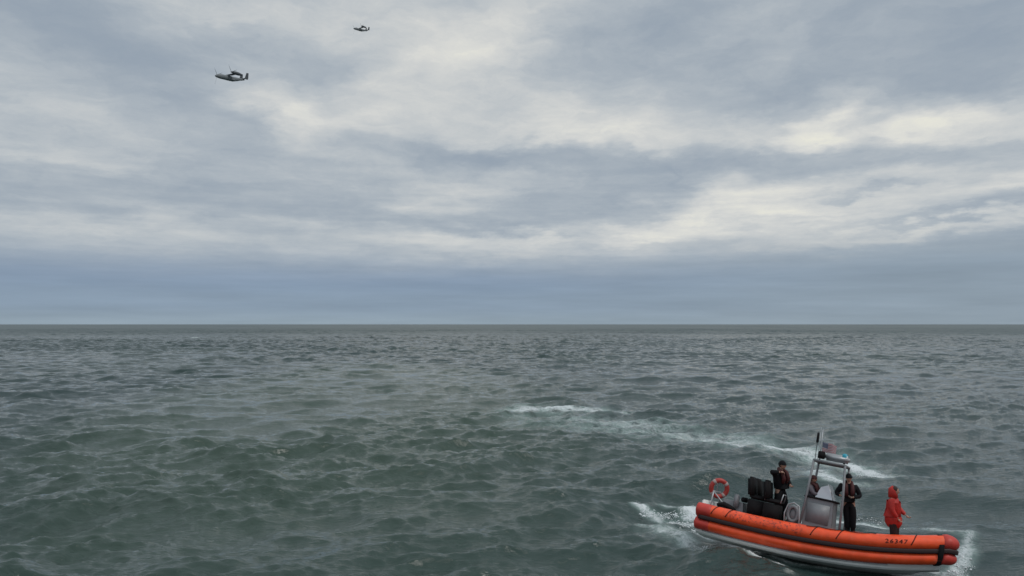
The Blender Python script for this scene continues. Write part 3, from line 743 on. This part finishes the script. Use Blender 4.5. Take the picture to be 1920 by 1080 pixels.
    # jacket
    vs = [P_['pelvis']+Vector((0, 0, -.02)), P_['waist'], P_['chest'], P_['chest'].lerp(P_['neck'], .6), P_['neck']+Vector((0, 0, .0))]
    ed = [(0,1),(1,2),(2,3),(3,4)]; ra = [(.215,.18),(.205,.18),(.225,.18),(.14,.12),(.09,.09)]
    if coat: ra = [(.25,.21),(.24,.20),(.24,.20),(.16,.14),(.10,.10)]; vs.insert(0, P_['pelvis']+Vector((0, 0, -.40))); ed = [(0,1),(1,2),(2,3),(3,4),(4,5)]; ra.insert(0, (.25,.21))
    ci = 3 if coat else 2
    for s_ in ('l', 'r'):
        b = len(vs); vs += [P_['sh'+s_], P_['el'+s_], P_['wr'+s_].lerp(P_['el'+s_], .06)]; ed += [(ci,b),(b,b+1),(b+1,b+2)]; ra += [.098,.078,.055]
    g3 = G(); g3.add(*skin_mesh(vs, ed, ra, root=ci-1)); g3.obj('coat' if coat else 'jacket', coat or suit, root)
    if vest:
        n_ = P_['chest']; g4 = G()
        for s_ in (-1, 1):
            g4.tube((P_['neck']+Vector((-.03, .075*s_, .02)), n_+Vector((.14, .085*s_, .10)), n_+Vector((.195, .085*s_, -.06)), P_['waist']+Vector((.165, .07*s_, .02))), [.045, .055, .058, .045], 8)
        g4.tube((P_['neck']+Vector((-.03, .075, .02)), P_['neck']+Vector((-.09, 0, .02)), P_['neck']+Vector((-.03, -.075, .02))), .045, 8)
        g4.obj('life_vest', vest, root)
    if cap:
        bm = bmesh.new(); bmesh.ops.create_uvsphere(bm, u_segments=18, v_segments=12, radius=1)
        bmesh.ops.delete(bm, geom=[q_ for q_ in bm.verts if q_.co.z < .16], context='VERTS'); bm.verts.index_update()
        g5 = G(); g5.add([hc+rm @ Vector((q_.co.x*.112-.004, q_.co.y*.094, q_.co.z*.135)) for q_ in bm.verts], [[q_.index for q_ in f_.verts] for f_ in bm.faces]); bm.free()
        g5.tube([hc+rm @ Vector((.108*math.cos(a), .092*math.sin(a), .026)) for a in [k*math.pi/10 for k in range(20)]], .012, 6, closed=True)
        g5.obj('cap', cap, root)
        g6 = G(); g6.ball(hc+rm @ Vector((-.03, 0, -.0)), .088, (.98, .96, .95), 2, rot); g6.obj('hair', 'hair', root)
    if hair:
        g6 = G(); g6.ball(hc+rm @ Vector((-.022, 0, .035)), .108, (1.0, .86, .98), 2, rot); g6.tube((hc+rm @ Vector((-.08, 0, .0)), hc+rm @ Vector((-.11, 0, -.10)), hc+rm @ Vector((-.10, 0, -.20))), [.075, .06, .03], 8); g6.obj('hair', hair, root)
    if hood:
        g7 = G(); g7.tube((P_['neck']+Vector((-.02, 0, -.04)), hc+rm @ Vector((-.05, 0, -.06)), hc+rm @ Vector((-.055, 0, .03)), hc+rm @ Vector((-.03, 0, .115))), [.125, .115, .112, .055], 12); g7.obj('hood', hood, root)
    return root
base_pose = dict(pelvis=(0,0,.98), waist=(.0,0,1.15), chest=(.0,0,1.36), neck=(.0,0,1.53), head=(.03,0,1.68),
    shl=(0,.185,1.44), ell=(-.03,.25,1.16), wrl=(.10,.26,.93), shr=(0,-.185,1.44), elr=(-.03,-.25,1.16), wrr=(.10,-.26,.93),
    hpl=(0,.095,.93), knl=(.03,.12,.51), anl=(-.01,.13,.09), hpr=(0,-.095,.93), knr=(.03,-.12,.51), anr=(-.01,-.13,.09))
def pose(**k): d = dict(base_pose); d.update(k); return d
# crew member beside the seats, one elbow raised, hand near the face
person('person in black suit and dark red vest, elbow raised, standing left of the console', wp(2.30, .12, DK), R(-62),
   pose(elr=(.06,-.42,1.50), wrr=(.20,-.20,1.50), ell=(.05,.26,1.18), wrl=(.26,.14,1.10), chest=(.03,0,1.36), neck=(.05,0,1.53), head=(.10,0,1.67), knl=(.05,.12,.51)),
   'drysuit', look=R(18), vest='vest', cap='drysuit', scale=1.10)
# crew member right of the console, both hands held in front
person('person in black suit standing right of the console, both hands held at the chest', wp(4.27, .50, SD-.01), R(-112),
   pose(elr=(.02,-.36,1.20), wrr=(.20,-.24,1.18), ell=(.04,.30,1.16), wrl=(.24,.08,1.16), anl=(-.01,.08,.09), anr=(-.03,-.06,.09), knl=(.03,.08,.51), knr=(.02,-.07,.51)),
   'drysuit', look=R(-8), vest='vest', cap='drysuit', gloves='glove', scale=1.04)
# crew member at the bow
person('person in a long bright red coat standing alone near the bow', wp(5.54, .05, DK-.03), R(-38),
   pose(elr=(.02,-.25,1.16), wrr=(.16,-.20,.95), ell=(.10,.20,1.14), wrl=(.30,.12,1.00), anl=(-.01,.09,.09), anr=(-.03,-.08,.09), hpl=(0,.07,.93), hpr=(0,-.07,.93), chest=(.02,0,1.36), neck=(.03,0,1.52), head=(.06,0,1.655), shl=(.02,.155,1.43), shr=(0,-.155,1.43)),
   'coat', look=R(4), coat='coat', hood='coat', hair='hair', trousers='darktrouser', scale=1.06, vest=None)
# helm
person('person in a greyish mauve jacket steering inside the arch behind the windscreen', wp(3.22, .12, SD-.08), R(-35),
   pose(elr=(.16,-.27,1.20), wrr=(.36,-.16,1.20), ell=(.16,.27,1.20), wrl=(.36,.16,1.20), chest=(.04,0,1.36), neck=(.06,0,1.52), head=(.10,0,1.65)),
   'mauve', look=R(-6), vest='vest', cap='vest', trousers='drysuit', scale=.93)

# ================================================================ aircraft
def tiltrotor():
    root = empty('tiltrotor_aircraft', '', 'aircraft', Matrix.Identity(4))
    st_ = [(8.6,-.3,.15,.15),(8.1,-.25,.55,.55),(7.0,-.1,.95,.95),(5.5,0,1.15,1.25),(2,0,1.2,1.3),(-2,0,1.2,1.3),(-4.5,.35,.95,.95),(-6.8,.75,.55,.55),(-8.6,.95,.3,.35)]
    v = []; f = []; n = 14
    for (x, z, ry, rz) in st_:
        for k in range(n):
            a = 2*math.pi*k/n; c_ = math.cos(a); s_ = math.sin(a)
            v.append((x, ry*math.copysign(abs(c_)**.75, c_), z+rz*math.copysign(abs(s_)**.75, s_)))
    for i in range(len(st_)-1):
        for k in range(n): f.append((i*n+k, i*n+(k+1) % n, (i+1)*n+(k+1) % n, (i+1)*n+k))
    f += [tuple(range(n)), tuple((len(st_)-1)*n+k for k in range(n))]
    mesh_obj('fuselage', v, f, 'plane', root)
    for s_ in (-1, 1): G().box((-.5, 1.35*s_, -.75), (4.2, .7, .7), .25).obj('sponson', 'plane', root)
    def wing(x0, x1, y0, y1, z0, z1, c0, c1, th):
        vv = []
        for (x, y, z, c) in ((x0, y0, z0, c0), (x1, y1, z1, c1)):
            for (a, b) in ((.5, 0), (.3, .5), (0, .6), (-.5, 0), (0, -.35), (.3, -.4)): vv.append((x+a*c, y, z+b*th))
        ff = [tuple(range(6)), tuple(range(6, 12))]+[(k, (k+1) % 6, (k+1) % 6+6, k+6) for k in range(6)]
        return vv, ff
    for s_ in (-1, 1):
        G().add(*wing(.6, -.2, .6*s_, 6.9*s_, 1.55, 1.9, 2.7, 2.3, .55)).obj('wing', 'planedark', root)
        nac = G().tube(((3.1,7.2*s_,1.95),(2.6,7.2*s_,1.95),(1.2,7.2*s_,1.9),(-.8,7.2*s_,1.75),(-2.6,7.2*s_,1.6)), [.35,.72,.92,.88,.5], 12).obj('nacelle', 'planedark', root)
        G().tube(((3.9,7.2*s_,1.95),(3.5,7.2*s_,1.95),(3.05,7.2*s_,1.95)), [.08,.32,.42], 10).obj('spinner', 'planedark', nac)
        for k in range(3):
            a = k*2*math.pi/3+.12; d_ = Vector((0, math.cos(a), math.sin(a))); w_ = Vector((.3, -math.sin(a), math.cos(a))).normalized()
            c0 = Vector((3.3, 7.2*s_, 1.95)); vv = []
            for r_, cw in ((.3, .10), (1.6, .11), (4.0, .07), (5.2, .03)):
                for e_ in (-1, 1):
                    for th in (-.02, .02): vv.append(c0+d_*r_+w_*cw*e_+Vector((th, 0, 0)))
            ff = []
            for j in range(3): b = j*4; ff += [(b, b+4, b+5, b+1), (b+2, b+3, b+7, b+6), (b, b+2, b+6, b+4), (b+1, b+5, b+7, b+3)]
            ff += [(0, 1, 3, 2), (12, 14, 15, 13)]
            mesh_obj('rotor_blade', vv, ff, 'plane', nac, smooth=False)
    g = G().add(*wing(-8.3, -8.3, -2.8, 2.8, 1.5, 1.5, 1.7, 1.7, .3)); g.obj('tailplane', 'plane', root)
    for s_ in (-1, 1):
        vv = []
        for (x, z, c) in ((-8.2, .75, 1.5), (-8.2, 1.5, 2.1), (-8.7, 4.3, 1.3)):
            for (a, b) in ((.5, 0), (0, .13), (-.5, 0), (0, -.13)): vv.append((x+a*c, 2.8*s_+b, z))
        ff = [(0,1,2,3), (8,9,10,11)]+[(j*4+k, j*4+(k+1) % 4, j*4+4+(k+1) % 4, j*4+4+k) for j in range(2) for k in range(4)]
        mesh_obj('tail_fin', vv, ff, 'planedark', root, smooth=False)
    pane('cockpit_window', (7.7,-.5,.15),(7.7,.5,.15),(6.9,.6,.85),(6.9,-.6,.85), .06, 'planedark', root)
    return root
def copy_tree(o, parent=None):
    c = o.copy(); col.objects.link(c)
    if parent is not None: c.parent = parent; c.matrix_parent_inverse = o.matrix_parent_inverse.copy()
    for ch in list(o.children): copy_tree(ch, c)
    return c
def fly(o, u, v, d, head, pitch, bank, label):
    _, _, dr = direction(u, v); az0 = math.atan2(dr.x, dr.y)
    o.matrix_world = Matrix.Translation(Vector((0, 0, EYE))+dr*d) @ Matrix.Rotation(R(-90)-head-az0, 4, 'Z') @ Matrix.Rotation(-pitch, 4, 'Y') @ Matrix.Rotation(bank, 4, 'X')
    o['label'] = label; o['group'] = 'aircraft flying in formation'
a1 = tiltrotor(); a2 = copy_tree(a1)
fly(a1, 431, 147, 445, R(60), R(-3), R(-6), 'grey twin-finned tiltrotor aircraft, the larger and lower of the two at left')
fly(a2, 676, 56, 860, R(60), R(-3), R(-6), 'small grey twin-finned tiltrotor aircraft, the higher and farther of the two')

# ================================================================ spray
def spray(label, cells, n, seed):
    g = G(); rs = random.Random(seed)
    ico = bmesh.new(); bmesh.ops.create_icosphere(ico, subdivisions=1, radius=1); ico.verts.index_update()
    iv = [q_.co.copy() for q_ in ico.verts]; fi = [[q_.index for q_ in f_.verts] for f_ in ico.faces]; ico.free()
    for k in range(n):
        c_, rad, hgt = cells[rs.randrange(len(cells))]
        a = rs.random()*6.283; r_ = rad*math.sqrt(rs.random()); h = hgt*rs.random()**2.2*(1-r_/rad*.6)
        p = c_+Vector((math.cos(a)*r_, math.sin(a)*r_, h))
        s_ = (.006+.018*rs.random()**3)*(1.4 if h < .12 else .8)
        e_ = Vector((rs.uniform(.6, 1.8), rs.uniform(.6, 1.8), rs.uniform(.5, 1.1)))
        g.add([p+Vector((q_.x*s_*e_.x, q_.y*s_*e_.y, q_.z*s_*e_.z))*rs.uniform(.85, 1.15) for q_ in iv], fi)
    o = g.obj('spray', foam_m); o['kind'] = 'stuff'; o['label'] = label
    return o
foam_m = mat('sea_foam', (.80,.83,.84), .8, noise=.05)
gz = lambda u, v, z=SEA: ground(u, v, z)
spray('white spray thrown up behind the stern', [(gz(1192,952),.35,.35),(gz(1215,965),.35,.3),(gz(1250,970),.4,.25),(gz(1285,968),.5,.4),(gz(1298,975),.35,.35),(gz(1275,985),.4,.2),(gz(1310,1000),.3,.2)], 900, 1)
spray('white spray at the bow', [(gz(1806,1050),.25,.45),(gz(1812,1065),.25,.3),(gz(1795,1076),.3,.2),(gz(1770,1030),.5,.5),(gz(1730,1022),.4,.4),(gz(1815,1040),.2,.4)], 350, 2)
spray('foam churned up on the far side of the boat', [(gz(1600,880),.5,.3),(gz(1625,892),.5,.25),(gz(1640,985),.4,.35),(gz(1600,975),.4,.3),(gz(1700,1005),.4,.35)], 500, 3)
spray('foam flecks trailing along the near side of the hull', [(gz(1400,1062),.3,.12),(gz(1430,1066),.3,.12),(gz(1330,1030),.35,.1),(gz(1290,1015),.4,.1),(gz(1250,1000),.4,.08)], 350, 4)
